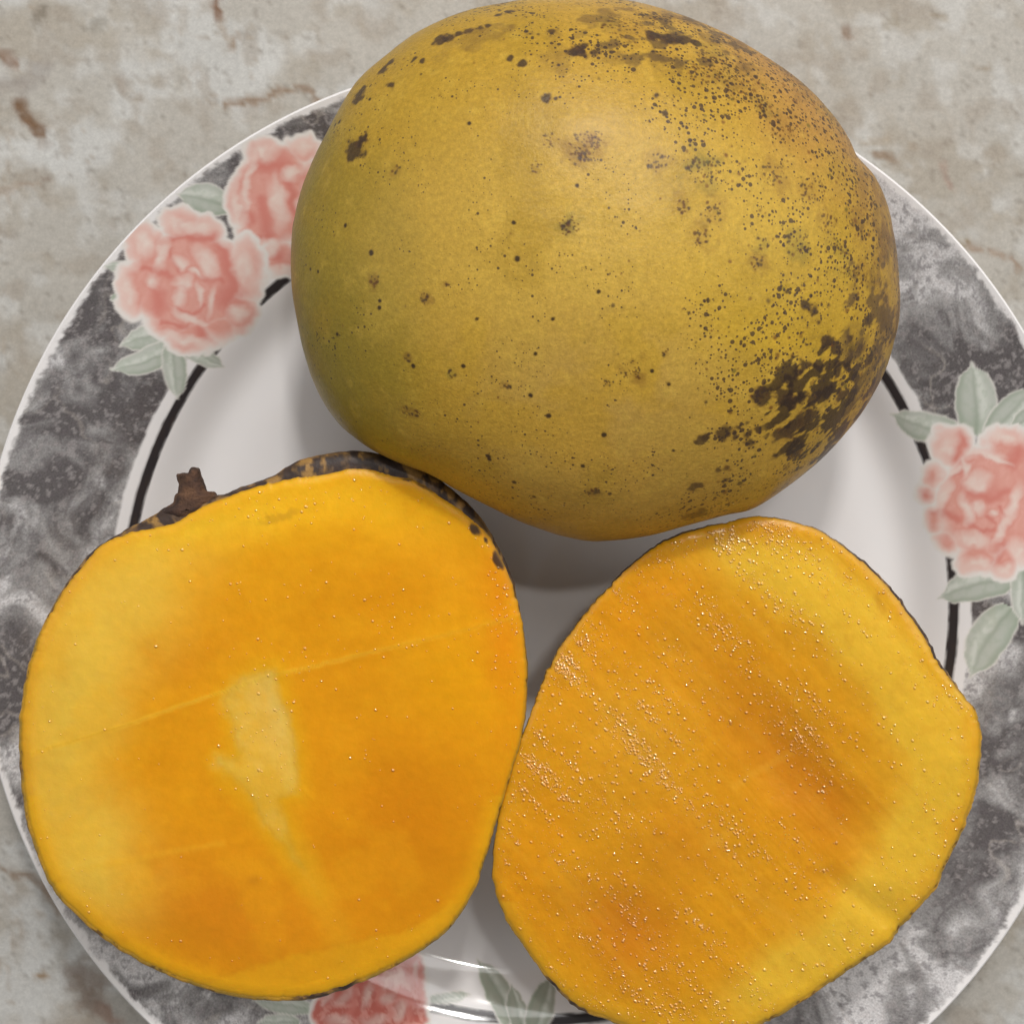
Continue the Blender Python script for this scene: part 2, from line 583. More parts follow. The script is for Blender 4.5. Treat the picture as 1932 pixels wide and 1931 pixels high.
def build_plate():
    root = empty("dinner_plate", (PC[0], PC[1], 0))
    tag(root, "round white ceramic plate with marbled grey rim, pink roses and green leaves", "plate")
    white = alb((214, 211, 210))
    # --- centre, up to the printed part
    nv = 360
    th = np.arange(nv) * 2 * np.pi / nv

    def lathe(prof, th):
        r, z = prof[:, 0][:, None], prof[:, 1][:, None]
        return np.stack([r * np.cos(th), r * np.sin(th), z + 0 * th], -1).reshape(-1, 3)
    r0 = .0640
    rr = np.linspace(1e-5, r0, 60)
    V = lathe(np.c_[rr, plate_z(rr)], th)
    F = grid_faces(60, nv)
    mesh_obj("well", V, F, CERAMIC, root, np.tile(white, (len(V), 1)), {'grain': np.zeros(len(V))})
    # --- underside with foot ring
    ur = np.array([(119.2, 21.95), (119.6, 21.75), (119.7, 21.3), (119.3, 20.8), (116, 19.2), (104, 14.6), (90, 9.6), (80, 5.2), (74, 2.0), (71.5, .3),
                   (69.5, 0.05), (67.5, .4), (66, 1.6), (30, 1.7), (.1, 1.7)]) * 1e-3
    V = lathe(ur, th)
    F = grid_faces(len(ur), nv)
    mesh_obj("underside", V, F, CERAMIC, root, np.tile(white, (len(V), 1)), {'grain': np.zeros(len(V))})
    # --- printed rim, fine enough to carry the print
    nv = 1900
    th = np.arange(nv) * 2 * np.pi / nv
    rr = np.r_[np.linspace(r0, .0735, 18, endpoint=False), np.linspace(.0735, .1192, 140)]
    V = lathe(np.c_[rr, plate_z(rr)], th)
    F = grid_faces(len(rr), nv)
    W = V + np.array([PC[0], PC[1], 0])
    D = proj(W)
    X, Y = D[:, 0], D[:, 1]
    R = np.hypot(V[:, 0], V[:, 1]) * 1e3
    A = np.degrees(np.arctan2(V[:, 1], V[:, 0])) % 360
    P2 = V[:, :2]
    # marbling: warped cloudy ink, with lighter cracks
    wv = np.stack([fbm(P2, 60, 3, 70) - .5, fbm(P2, 60, 3, 80) - .5], -1)
    Q = P2 + wv * .022
    n1 = fbm(Q, 75, 4, 90)
    n2 = fbm(Q, 240, 4, 95)
    n3 = fbm(P2, 900, 3, 99, .7)
    lev = np.interp(A, [0, 20, 40, 60, 118, 140, 152, 165, 178, 190, 205, 225, 245, 270, 300, 318, 330, 340, 352, 360],
                    [.42, .40, .48, .50, .40, .30, .22, .42, .56, .30, .50, .62, .45, .50, .88, .85, .52, .28, .26, .42])
    t = lev + (n1 - .5) * 1.9 + (n2 - .5) * .9 + (n3 - .5) * .5
    dark, midc, light = alb((86, 82, 82), PKF), alb((132, 130, 129), PKF), alb((186, 184, 184), PKF)
    ink = mixc(np.tile(dark, (len(V), 1)), midc, sstep(.1, .5, t))
    ink = mixc(ink, light, sstep(.45, .85, t))
    crack = np.abs(fbm(Q, 55, 4, 110) - .5)
    ink = mixc(ink, alb((176, 168, 160), PKF), (1 - sstep(.004, .020, crack)) * sstep(.40, .55, fbm(P2, 60, 2, 120)) * .32)
    crk2 = np.abs(fbm(Q, 95, 4, 115) - .5)
    ink = mixc(ink, alb((82, 76, 76), PKF), (1 - sstep(.003, .018, crk2)) * .45)
    # speckle of ink dots in the pale parts and pale dots in the dark ones
    ink = mixc(ink, alb((88, 82, 84), PKF), sstep(.58, .68, n3) * .55)
    ink = mixc(ink, alb((170, 164, 163), PKF), (1 - sstep(.32, .43, n3)) * .35)
    wob = (fbm(P2, 350, 3, 130) - .5)
    band = sstep(93.6, 94.2, R + wob * .8) * (1 - sstep(117.7, 118.7, R + wob * 1.6 + (n3 - .5) * 1.6))
    col = mixc(np.tile(white, (len(V), 1)), ink, band)
    line = sstep(89.4, 89.7, R + wob * .3) * (1 - sstep(91.4, 91.75, R + wob * .3))
    col = mixc(col, alb((48, 44, 45), PKF), line)
    grain = band.copy()
    lab = np.zeros(len(V), int)
    lab[line > .5] = 1
    # --- roses and leaves
    z1 = (.2908, 172.7, 215.9)
    z3 = (.3219, 1684.2, 673.7)
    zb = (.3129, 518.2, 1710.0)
    clean = np.zeros(len(V))
    before = col.copy()
    L = [(z1, (545, 1440), (190, 1500), 150, .08), (z1, (575, 1470), (120, 1650), 150, -.08), (z1, (520, 1480), (560, 1840), 150, .0),
         (z1, (570, 1500), (860, 1640), 110, -.02), (z1, (900, 600), (560, 520), 190, .04), (z1, (330, 1000), (80, 985), 70, 0),
         (z1, (130, 1180), (330, 1290), 60, 0),
         (z3, (490, 450), (462, 30), 235, .03), (z3, (380, 430), (-10, 335), 165, -.06), (z3, (560, 470), (830, 180), 170, .0),
         (z3, (720, 1290), (265, 1412), 190, .05), (z3, (700, 1470), (455, 1870), 230, .06), (z3, (760, 1240), (760, 1560), 130, 0),
         (z3, (720, 420), (860, 300), 120, 0),
         (zb, (1420, 700), (1225, 320), 150, .05), (zb, (1500, 760), (1425, 470), 110, 0), (zb, (1560, 780), (1660, 420), 150, 0),
         (zb, (220, 610), (-130, 560), 110, 0), (zb, (930, 560), (1180, 530), 60, 0), (zb, (150, 700), (-100, 690), 90, 0)]
    k = 10
    leaves, roses = [], []
    for tf, b, tp, wd, bd in L:
        cx, cy = tf[1] + tf[0] * (b[0] + tp[0]) / 2, tf[2] + tf[0] * (b[1] + tp[1]) / 2
        s = np.where(np.hypot(X - cx, Y - cy) < 190)[0]
        if len(s) == 0:
            continue
        c, lb = col[s], lab[s]
        paint_leaf(X[s], Y[s], c, lb, k, tf, b, tp, wd, bd)
        col[s], lab[s] = c, lb
        leaves.append(k)
        k += 1
    RS = [(z1, [(1180, 520, 260, 340), (1100, 240, 115, 95), (1370, 230, 110, 95), (1000, 560, 115, 190), (1060, 750, 115, 110), (1230, 930, 130, 120), (1450, 600, 200, 300)],
           [(1100, 240, 95, 62, 10), (1370, 205, 80, 60), (1210, 560, 55, 165, -8), (950, 610, 30, 150), (1015, 460, 26, 190, 8),
            (1175, 860, 42, 55, -30), (1240, 1015, 75, 32), (1310, 385, 60, 45), (1400, 600, 60, 150)],
           [([(1080, 335), (1250, 330)], 40), ([(1100, 560), (1120, 660), (1150, 770)], 42), ([(930, 600), (1040, 690)], 26),
            ([(1200, 890), (1225, 940)], 24), ([(1285, 440), (1320, 640)], 24), ([(1050, 800), (1150, 790)], 14)]),
          (z1, [(620, 1080, 390, 330), (350, 850, 130, 125), (580, 710, 130, 115), (700, 770, 150, 120), (270, 1130, 115, 180), (1000, 1010, 120, 205),
                (950, 1290, 130, 125), (650, 1440, 165, 115), (510, 1350, 150, 100), (830, 1380, 110, 95)],
           [(340, 840, 80, 88), (570, 705, 105, 62, 10), (720, 730, 100, 46, 8), (225, 1130, 55, 140, -8), (1000, 1000, 72, 150, -18), (950, 1290, 66, 58),
            (640, 1475, 170, 36, 18), (450, 925, 38, 98, 10), (740, 950, 52, 118, -32), (570, 960, 46, 44), (400, 1090, 46, 42), (600, 1090, 66, 52),
            (560, 1190, 40, 62, 10), (700, 1170, 22, 74), (775, 1215, 24, 88, 8), (640, 1315, 130, 26, 22), (680, 1030, 60, 18, 20)],
           [([(425, 1170), (430, 1270)], 44), ([(830, 840), (880, 1000), (930, 1160)], 52), ([(520, 800), (700, 790), (850, 810)], 22),
            ([(560, 1250), (640, 1285), (720, 1260)], 15), ([(680, 1030), (760, 1060), (840, 1095)], 13), ([(450, 1340), (620, 1365)], 16),
            ([(700, 1400), (765, 1480)], 32), ([(320, 1000), (420, 1020), (500, 1060)], 18), ([(440, 760), (530, 815)], 16),
            ([(860, 1180), (900, 1220)], 60), ([(500, 880), (540, 1010)], 12)]),
          (z3, [(540, 850, 275, 330), (350, 520, 120, 115), (660, 500, 125, 100), (240, 690, 60, 75), (212, 800, 52, 58), (258, 950, 68, 78), (320, 1080, 70, 72),
                (500, 1170, 130, 110), (660, 1190, 95, 105), (740, 700, 170, 260), (770, 1010, 150, 220)],
           [(315, 520, 55, 90, 22), (650, 470, 95, 42, 15), (560, 560, 120, 22, 10), (505, 735, 78, 58), (365, 662, 85, 22, -22), (310, 810, 34, 82, 22),
            (495, 880, 36, 34), (590, 920, 28, 24), (430, 890, 30, 88, -8), (475, 1065, 110, 38, 12), (650, 1010, 28, 88, 35), (715, 850, 40, 120, 18),
            (500, 1205, 92, 46), (745, 1130, 60, 80), (660, 1235, 52, 36), (430, 640, 20, 60), (640, 600, 80, 20, 30)],
           [([(430, 490), (520, 520)], 48), ([(660, 780), (570, 825), (470, 800)], 24), ([(430, 950), (500, 1025), (590, 1010)], 11),
            ([(200, 800), (215, 830)], 38), ([(230, 905), (300, 915), (380, 955)], 22), ([(700, 640), (745, 560)], 38), ([(620, 870), (672, 925)], 9),
            ([(540, 930), (595, 985)], 9), ([(290, 700), (430, 665)], 12), ([(590, 1190), (645, 1100)], 24), ([(360, 560), (400, 610)], 36)]),
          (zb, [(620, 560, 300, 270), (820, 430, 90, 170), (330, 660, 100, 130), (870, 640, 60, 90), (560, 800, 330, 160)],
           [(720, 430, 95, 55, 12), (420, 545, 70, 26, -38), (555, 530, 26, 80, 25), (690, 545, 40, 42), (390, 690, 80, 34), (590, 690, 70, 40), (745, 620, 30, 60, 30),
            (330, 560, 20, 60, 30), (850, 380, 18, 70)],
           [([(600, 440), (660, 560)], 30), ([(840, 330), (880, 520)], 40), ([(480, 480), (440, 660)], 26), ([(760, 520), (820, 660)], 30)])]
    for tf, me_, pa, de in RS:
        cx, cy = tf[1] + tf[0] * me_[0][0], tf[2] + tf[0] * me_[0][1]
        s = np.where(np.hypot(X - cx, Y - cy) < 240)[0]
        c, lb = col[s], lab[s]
        paint_rose(X[s], Y[s], c, lb, k, tf, me_, pa, de, .9 if tf is zb else 0.0)  # bottom rose painted deeper red, with the left half's shade in its colour
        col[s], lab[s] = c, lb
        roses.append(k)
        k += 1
    grain *= (np.abs(col - before).sum(1) < .02)
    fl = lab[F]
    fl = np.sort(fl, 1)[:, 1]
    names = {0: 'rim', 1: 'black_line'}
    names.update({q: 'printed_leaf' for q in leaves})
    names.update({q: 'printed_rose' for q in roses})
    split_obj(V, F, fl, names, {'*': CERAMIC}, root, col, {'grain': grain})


build_plate()


# ------------------------------------------------------------------ whole mango
M_OUT = [(878, 19), (794, 55), (730, 103), (679, 148), (640, 206), (602, 276), (570, 353), (552, 437), (549, 514), (556, 578), (571, 655), (591, 720), (626, 784),
         (678, 832), (737, 864), (807, 890), (878, 931), (955, 970), (1019, 997), (1071, 1013), (1128, 1020), (1212, 1012), (1289, 993), (1373, 972), (1418, 962), (1469, 931),
         (1533, 880), (1597, 816), (1649, 745), (1681, 675), (1697, 597), (1697, 527), (1688, 450), (1675, 385), (1650, 332), (1617, 297), (1606, 270), (1578, 225), (1520, 161),
         (1450, 109), (1373, 64), (1289, 29), (1212, 6), (1130, -6), (1040, -5), (960, 3)]


def mango_points(r, cz, up, dn, th, ph, C):
    c, s = np.cos(ph)[:, None], np.sin(ph)[:, None]
    cc = np.abs(c) ** .98
    z = np.where(s > 0, up * s, dn * s)
    # the high side of the fruit lies a little right of the middle
    lean = .05 * (1 - cc)
    x = C[0] + cc * r * np.cos(th) + lean * .04
    y = C[1] + cc * r * np.sin(th) + lean * .05
    return np.stack([x, y, cz + z + 0 * x], -1)


def clump_of(V):
    return sstep(.42, .62, fbm(V, 130, 3, 210))


def build_mango():
    c0 = np.array([1122., 508.])
    n = 720
    cz, up, dn = .0475, .0340, .0424
    C = unproj(c0[0], c0[1], cz)[:2]
    th0, tr = polar(M_OUT, c0, n)
    tr = smooth_ring(tr, 1.6)
    r = tr * (HC - cz) / FPX
    ph = np.linspace(0, np.pi / 2 * .98, 70)
    for it in range(7):
        V = mango_points(r, cz, up, dn, th0, np.r_[-.25, -.12, ph], C)
        D = proj(V).reshape(-1, 2) - c0
        a = (np.arctan2(-D[:, 1], D[:, 0]) % (2 * np.pi)) / (2 * np.pi) * n
        b = a.astype(int) % n
        rad = np.hypot(D[:, 0], D[:, 1])
        mxr = np.zeros(n)
        np.maximum.at(mxr, b, rad)
        bad = mxr < tr * .7
        mxr[bad] = np.interp(np.where(bad)[0], np.where(~bad)[0], mxr[~bad])
        r = r * smooth_ring(tr / mxr, 2.0)
    nv = 1600
    th = np.arange(nv) * 2 * np.pi / nv
    r = np.interp(th, np.r_[th0, 2 * np.pi], np.r_[r, r[0]])
    # round out small bumps of the outline towards the top
    rs = smooth_ring(r, nv * .035)
    ph = np.r_[np.linspace(np.pi / 2 * .9999, -.3, 400), np.linspace(-.33, -np.pi / 2 * .9999, 30)]
    blend = np.exp(-(np.maximum(ph, 0) / .55) ** 2)[:, None]
    V = mango_points(rs + (r - rs) * blend, cz, up, dn, th, ph, C)
    V = V.reshape(-1, 3)
    ctr = np.array([C[0], C[1], cz])
    dirn = V - ctr
    dirn /= np.linalg.norm(dirn, axis=1)[:, None]
    lump = (fbm(V, 32, 2, 140) - .5) * .0022 * np.clip(dirn[:, 2] * 2, 0, 1) + (fbm(V, 110, 3, 150) - .5) * .0005
    V = V + dirn * lump[:, None]
    V[:, 2] = np.maximum(V[:, 2], cz - dn)
    F = grid_faces(len(ph), nv)
    D = proj(V)
    X, Y = D[:, 0], D[:, 1]
    kd_s = np.where(V[:, 2] > cz - .012)[0]
    # --- peel colour
    K = .76
    n1, n2, n3 = fbm(V, 40, 3, 160), fbm(V, 110, 4, 170), fbm(V, 420, 4, 180)
    col = np.tile(alb((186, 148, 60), K), (len(V), 1))
    # broad colour fields fixed to the fruit: s runs stem end (left) to tip (right), t across
    s_ = (V[:, 0] - C[0]) / .058
    t_ = (V[:, 1] - C[1]) / .052
    col = mixc(col, alb((176, 142, 46), K), sstep(.0, .9, -s_ + .4 * (n1 - .5)) * .75)
    col = mixc(col, alb((122, 114, 44), K), sstep(.5, .95, -s_ - .25 * t_ + .5 * (n1 - .5)) * .75)
    col = mixc(col, alb((200, 165, 46), K), np.exp(-(((s_ - .5) / .38) ** 2 + ((t_ + .02) / .55) ** 2)) * .75)
    col = mixc(col, alb((196, 160, 68), K), np.exp(-(((s_ + .15) / .5) ** 2 + ((t_ - .1) / .4) ** 2)) * .6)
    col = mixc(col, alb((186, 146, 74), K), np.exp(-(((s_ - .2) / .5) ** 2 + ((t_ + .75) / .35) ** 2)) * .55)
    col = mixc(col, alb((186, 152, 92), K), np.exp(-(((s_ - .0) / .45) ** 2 + ((t_ + .35) / .3) ** 2)) * .6 * sstep(.35, .6, n2))
    col = mixc(col, alb((206, 172, 88), K), np.exp(-(((s_ + .05) / .55) ** 2 + ((t_ - .15) / .35) ** 2)) * .45)
    blush = sstep(.50, .98, s_ * .62 + t_ * .62 + .35 * (n1 - .5))
    col = mixc(col, alb((172, 124, 82), K), blush * .8)
    col = mixc(col, alb((200, 168, 78), K), sstep(.5, .8, n2) * .22)
    col = mixc(col, alb((160, 128, 40), K), sstep(.52, .74, fbm(V, 75, 4, 175)) * .4)
    col = mixc(col, alb((212, 178, 84), K), sstep(.58, .8, n3) * .25)
    dark = alb((62, 47, 42), K)
    brown = alb((104, 62, 38), K)
    olive = alb((112, 106, 52), K)
    # --- placed blotches (found from their place on the fruit, round on its surface)
    kd = kdtree.KDTree(len(kd_s) // 3 + 1)
    sub = kd_s[::3]
    for q in sub:
        kd.insert((X[q], Y[q], 0), int(q))
    kd.balance()
    k3 = kdtree.KDTree(len(kd_s))
    for q in kd_s:
        k3.insert(V[q], int(q))
    k3.balance()
    jit = (fbm(V, 900, 3, 190) - .5)
    jit2 = (fbm(V, 350, 3, 195) - .5)

    def blot(px, py, rad, c=dark, a=.9, soft=.35, ragged=1.0):
        ctrp = V[kd.find((px, py, 0))[1]]
        hits = k3.find_range(ctrp, rad * 1.9)
        if not hits:
            return
        ids = np.array([h[1] for h in hits])
        dist = np.array([h[2] for h in hits])
        d = dist / rad + (jit[ids] * 1.3 + jit2[ids] * 2.4) * ragged
        m = (1 - sstep(1 - soft, 1 + soft, d)) * a
        if a > .85:
            col[ids] = mixc(col[ids], brown, (1 - sstep(.9, 1.7, d)) * .22)
        col[ids] = mixc(col[ids], c, m)

    mm = 1e-3 * .098
    # rectangle coordinates: x, y, radius in reference pixels
    for (x, y, rp) in [(672, 278, 23), (683, 262, 14), (735, 163, 13), (690, 165, 16), (676, 180, 15), (706, 148, 14), (722, 132, 13), (738, 118, 10), (748, 105, 9), (830, 78, 15),
                       (848, 72, 14), (865, 66, 12), (885, 60, 12), (905, 52, 9), (920, 48, 8), (940, 28, 9), (960, 24, 10), (985, 20, 9), (783, 112, 7), (798, 115, 6), (812, 70, 8),
                       (963, 110, 9), (983, 118, 9), (1090, 95, 16), (1105, 88, 14), (1078, 100, 12), (1120, 98, 10), (1250, 70, 18), (1270, 74, 16), (1290, 78, 14), (1232, 66, 14),
                       (1310, 82, 10), (1040, 58, 7), (1052, 122, 6), (1028, 185, 9), (1050, 186, 4), (1240, 182, 8), (1255, 215, 6),
                       (1318, 970, 22), (1335, 966, 16), (1310, 918, 11), (1320, 916, 9), (1368, 907, 9), (1356, 885, 9), (1370, 882, 7), (1437, 924, 8), (1395, 912, 4),
                       (1322, 826, 10), (1330, 822, 7), (1368, 818, 13), (1390, 825, 7), (1410, 820, 10), (1415, 835, 13), (1395, 805, 8), (1430, 812, 8), (1385, 815, 6),
                       (1440, 745, 17), (1480, 745, 20), (1495, 760, 20), (1510, 750, 18), (1470, 820, 24), (1490, 810, 22), (1510, 800, 24), (1530, 790, 20), (1500, 850, 22),
                       (1520, 840, 20), (1485, 862, 15), (1545, 820, 18), (1555, 790, 18), (1540, 750, 18), (1560, 740, 18), (1575, 770, 18), (1590, 745, 16), (1600, 770, 14),
                       (1580, 700, 16), (1600, 690, 16), (1620, 710, 16), (1550, 690, 14), (1500, 700, 16), (1515, 690, 14), (1490, 715, 12), (1640, 680, 12), (1620, 660, 14),
                       (1600, 640, 12), (1535, 590, 16), (1525, 575, 12), (1545, 610, 10), (1560, 640, 14), (1580, 660, 14), (1660, 650, 12), (1650, 720, 12), (1635, 745, 10),
                       (1560, 850, 12), (1535, 870, 12), (1510, 905, 9), (1490, 925, 7), (1465, 858, 10), (1640, 600, 12), (1655, 560, 12), (1610, 735, 12), (1570, 810, 14)]:
        blot(x, y, rp * mm * .86, dark, .87, .3, 1.25)
    # spotted clusters
    for (x, y, rp, c, a) in [(1105, 275, 30, brown, .45), (1120, 262, 18, (.36, .17, .05), .5), (1090, 295, 18, brown, .5), (1072, 425, 20, olive, .7), (1070, 430, 12, dark, .5),
                             (1240, 305, 22, brown, .4), (1330, 320, 30, olive, .6), (1310, 312, 16, olive, .6), (1460, 330, 26, brown, .5), (1345, 400, 22, brown, .45),
                             (1290, 390, 16, brown, .4), (1505, 460, 24, olive, .65), (1430, 497, 15, brown, .7), (1440, 460, 14, olive, .5), (1325, 450, 18, brown, .4),
                             (800, 562, 11, brown, .7), (707, 530, 11, brown, .6), (1190, 700, 22, brown, .55), (1205, 705, 10, brown, .5), (957, 727, 8, brown, .7),
                             (770, 675, 7, brown, .7), (765, 775, 10, brown, .7), (780, 780, 9, brown, .4), (1145, 722, 8, brown, .5), (1255, 665, 8, brown, .5), (1120, 926, 12, brown, .6),
                             (1125, 928, 5, dark, .9), (1012, 315, 12, brown, .5), (748, 320, 9, brown, .5), (1038, 262, 16, brown, .4), (843, 535, 6, brown, .6), (850, 705, 8, olive, .7),
                             (1580, 470, 22, olive, .5), (1600, 520, 20, olive, .5), (1560, 420, 20, brown, .4), (1530, 360, 26, brown, .4), (1480, 240, 30, brown, .35),
                             (1400, 160, 34, brown, .35), (1330, 130, 30, brown, .4), (1440, 200, 20, olive, .4), (1180, 60, 30, brown, .4), (1150, 40, 24, olive, .4),
                             (1350, 105, 24, olive, .5), (1375, 140, 24, olive, .4), (1620, 420, 24, brown, .35), (1630, 520, 24, brown, .5), (1660, 480, 20, brown, .4)]:
        blot(x, y, rp * mm, np.asarray(c), a * .55, .7, 1.3)
        for q in range(int(5 + rp * rp * .045)):
            an, rr_ = rng.uniform(0, 6.283), rp * rng.random() ** .6
            blot(x + rr_ * math.cos(an), y + rr_ * math.sin(an), rng.uniform(1.3, 3.0) * mm, dark if rng.random() < .5 else brown * .7, .8, .5, .6)
    for (x, y) in [(1090, 350), (975, 489), (1130, 550), (1043, 602), (1010, 667), (1036, 785), (1140, 820), (1262, 725), (1300, 590), (1335, 566), (1008, 936), (921, 860), (923, 866),
                   (970, 910), (887, 232), (780, 690), (635, 630), (715, 580), (718, 566), (590, 395), (585, 508), (600, 512), (653, 425), (970, 420), (1270, 850), (1150, 930), (1230, 700),
                   (700, 476), (900, 600), (875, 690), (1000, 745), (1100, 880), (640, 230), (633, 236), (697, 188)]:
        blot(x, y, rng.uniform(3.2, 4.8) * mm, np.array([.05, .03, .02]), .95, .3, .5)
    # --- lenticels: thousands of small dots, thick on the ripe side
    cand = rng.choice(kd_s, 60000, replace=False)
    cs, ct = s_[cand], t_[cand]
    dens = .035 + .55 * sstep(.05, .85, cs + .25 * (n1[cand] - .5)) + .5 * sstep(.45, .95, ct * .8 + cs * .5) + .6 * np.exp(-(((cs - .75) / .25) ** 2 + ((ct + .35) / .3) ** 2))
    clump = sstep(.42, .62, fbm(V[cand], 130, 3, 210))
    w_area = np.cos(np.clip((np.arcsin(np.clip((V[cand, 2] - cz) / up, -1, 1))), -1.5, 1.5)) + .05
    keep = rng.random(len(cand)) < dens * (.35 + 1.0 * clump) * w_area * .09
    for q in cand[keep]:
        x, y = X[q], Y[q]
        big = rng.random() ** 3
        rp = 2.1 + 2.6 * big * (.3 + .9 * max(0, min(1, s_[q] + .3)))
        kind = rng.random()
        c = dark if kind < .3 else (brown if kind < .85 else olive * .7)
        hits = k3.find_range(V[q], rp * mm * 1.9)
        if hits:
            ids = np.array([h[1] for h in hits])
            dist = np.array([h[2] for h in hits])
            m = (1 - sstep(.4, 1.5, dist / (rp * mm) + jit[ids] * .9)) * (.45 + .4 * rng.random())
            col[ids] = mixc(col[ids], c, m)
    # net of russet streaks at the tip
    tip = sstep(.72, 1.05, s_ - .25 * t_ + .5 * jit2) * sstep(.50, .64, fbm(V * np.array([1, .7, 1.2]), 230, 3, 220))
    col = mixc(col, alb((80, 60, 46), K), tip * .75)
    top = sstep(.60, .95, t_ + .15 * s_ + .4 * jit2) * sstep(.54, .66, fbm(V, 200, 4, 230))
    col = mixc(col, alb((104, 78, 52), K), top * .6)
    # dark net of merged spots low on the right
    pat = np.exp(-(((X - 1560) / 108) ** 2 + ((Y - 775) / 112) ** 2) ** 1.3) * (V[:, 2] > cz - .03)
    Rt = np.stack([V[:, 0] * .8 + V[:, 1] * .5, V[:, 1] * .9 - V[:, 0] * .5, V[:, 2]], -1)
    q = fbm(Rt * np.array([.6, 1, 1]), 430, 4, 400)
    q2 = fbm(Rt * np.array([.5, 1, 1]), 800, 3, 405)
    q3 = fbm(Rt * np.array([.6, 1, 1]), 420, 4, 410)
    edge = sstep(.72, 1.0, s_ + .25 * (n2 - .5)) * sstep(-.75, -.2, t_)
    col = mixc(col, alb((134, 100, 62), K), edge * (.35 + .5 * sstep(.42, .62, q3)))
    low_ = sstep(.35, .95, -t_ + .3 * (n1 - .5))
    col = mixc(col, alb((150, 118, 52), K), low_ * .4 * sstep(.35, .6, n2))
    mnet = sstep(.51, .57, q + .36 * (q2 - .5) + .13 * (pat - .66)) * sstep(.08, .35, pat)
    col = mixc(col, dark * .8, mnet * .88)
    pat2 = np.exp(-(((X - 1640) / 60) ** 2 + ((Y - 600) / 190) ** 2)) * .8 + np.exp(-(((X - 1300) / 230) ** 2 + ((Y - 80) / 60) ** 2)) * .75
    q3 = fbm(Rt * np.array([.6, 1, 1]), 420, 4, 410)
    col = mixc(col, alb((92, 72, 54), K), sstep(.56, .66, q3 + .14 * (pat2 - .5)) * sstep(.15, .5, pat2) * .75)
    dots = .46 + .62 * sstep(.0, .8, s_ + .3 * (n1 - .5)) + .9 * sstep(.4, .95, t_ * .8 + s_ * .5)
    dots = np.clip(dots * (.55 + .9 * clump_of(V)), 0, 1.15)
    col = np.clip(col * np.array([.76, .745, .58]), .002, .9)
    o = mesh_obj("mango", V - np.array([C[0], C[1], cz - dn]), F, SKIN, None, col, {'dots': dots})
    o.location = (C[0], C[1], cz - dn)
    tag(o, "whole yellow mango with dark brown spots lying across the plate above both cut halves", "mango")


build_mango()

# ------------------------------------------------------------------ cut halves
LEFT = [(173, 1047), (200, 1023), (262, 1001), (325, 989), (374, 960), (423, 940), (477, 920), (521, 909), (575, 900), (620, 893), (660, 884), (709, 887), (745, 899), (785, 907),
        (821, 931), (861, 955), (892, 982), (924, 1013), (941, 1044), (957, 1076), (969, 1112), (985, 1175), (992, 1251), (991, 1315), (982, 1390), (960, 1465), (934, 1551),
        (912, 1621), (891, 1680), (848, 1744), (794, 1787), (740, 1819), (671, 1849), (617, 1868), (569, 1878), (494, 1879), (429, 1870), (365, 1851), (290, 1819), (215, 1776),
        (150, 1723), (102, 1669), (70, 1594), (54, 1535), (42, 1438), (41, 1358), (54, 1267), (70, 1213), (97, 1154), (134, 1095)]
LEFT_SKIN = [(170, 1044), (226, 1006), (284, 975), (329, 955), (385, 938), (423, 932), (459, 917), (503, 903), (530, 888), (562, 870), (597, 859), (642, 851), (678, 850), (718, 856),
             (767, 872), (816, 897), (861, 928), (897, 964), (928, 1008), (951, 1052), (967, 1089), (978, 1138), (989, 1190), (995, 1251), (994, 1315), (985, 1390), (962, 1466),
             (936, 1553), (914, 1623), (893, 1682), (850, 1746), (795, 1789), (741, 1822), (672, 1853), (618, 1873), (569, 1883), (494, 1882), (429, 1872), (365, 1853), (290, 1821),
             (214, 1778), (148, 1724), (100, 1669), (67, 1594), (50, 1535), (39, 1438), (39, 1358), (52, 1266), (68, 1212), (95, 1153), (131, 1093)]
RIGHT = [(1354, 989), (1421, 974), (1472, 979), (1524, 992), (1570, 1015), (1627, 1062), (1668, 1100), (1709, 1151), (1740, 1198), (1769, 1250), (1806, 1299), (1832, 1330), (1847, 1366),
         (1848, 1413), (1845, 1454), (1832, 1510), (1812, 1567), (1786, 1618), (1763, 1670), (1740, 1698), (1699, 1742), (1676, 1773), (1637, 1798), (1586, 1834), (1524, 1875),
         (1462, 1914), (1400, 1938), (1300, 1950), (1215, 1942), (1154, 1922), (1102, 1901), (1066, 1875), (1025, 1829), (984, 1773), (948, 1711), (931, 1654), (931, 1613), (943, 1531),
         (969, 1438), (999, 1351), (1030, 1274), (1061, 1217), (1097, 1166), (1138, 1120), (1190, 1068), (1236, 1032), (1277, 1012), (1318, 999)]
RIGHT_SKIN = [(1354, 985), (1421, 971), (1474, 976), (1527, 988), (1575, 1010), (1634, 1056), (1676, 1094), (1718, 1145), (1749, 1192), (1777, 1245), (1812, 1296), (1834, 1328),
              (1848, 1366), (1849, 1413), (1846, 1454), (1833, 1510), (1813, 1567), (1788, 1620), (1765, 1672), (1742, 1700), (1700, 1744), (1677, 1775), (1638, 1800), (1587, 1836),
              (1525, 1877), (1463, 1916), (1400, 1940), (1300, 1952), (1214, 1944), (1152, 1925), (1100, 1905), (1062, 1880), (1021, 1832), (981, 1775), (945, 1712), (928, 1654),
              (929, 1612), (941, 1530), (966, 1437), (995, 1350), (1026, 1272), (1057, 1215), (1092, 1163), (1133, 1116), (1185, 1064), (1231, 1028), (1272, 1006), (1315, 993)]


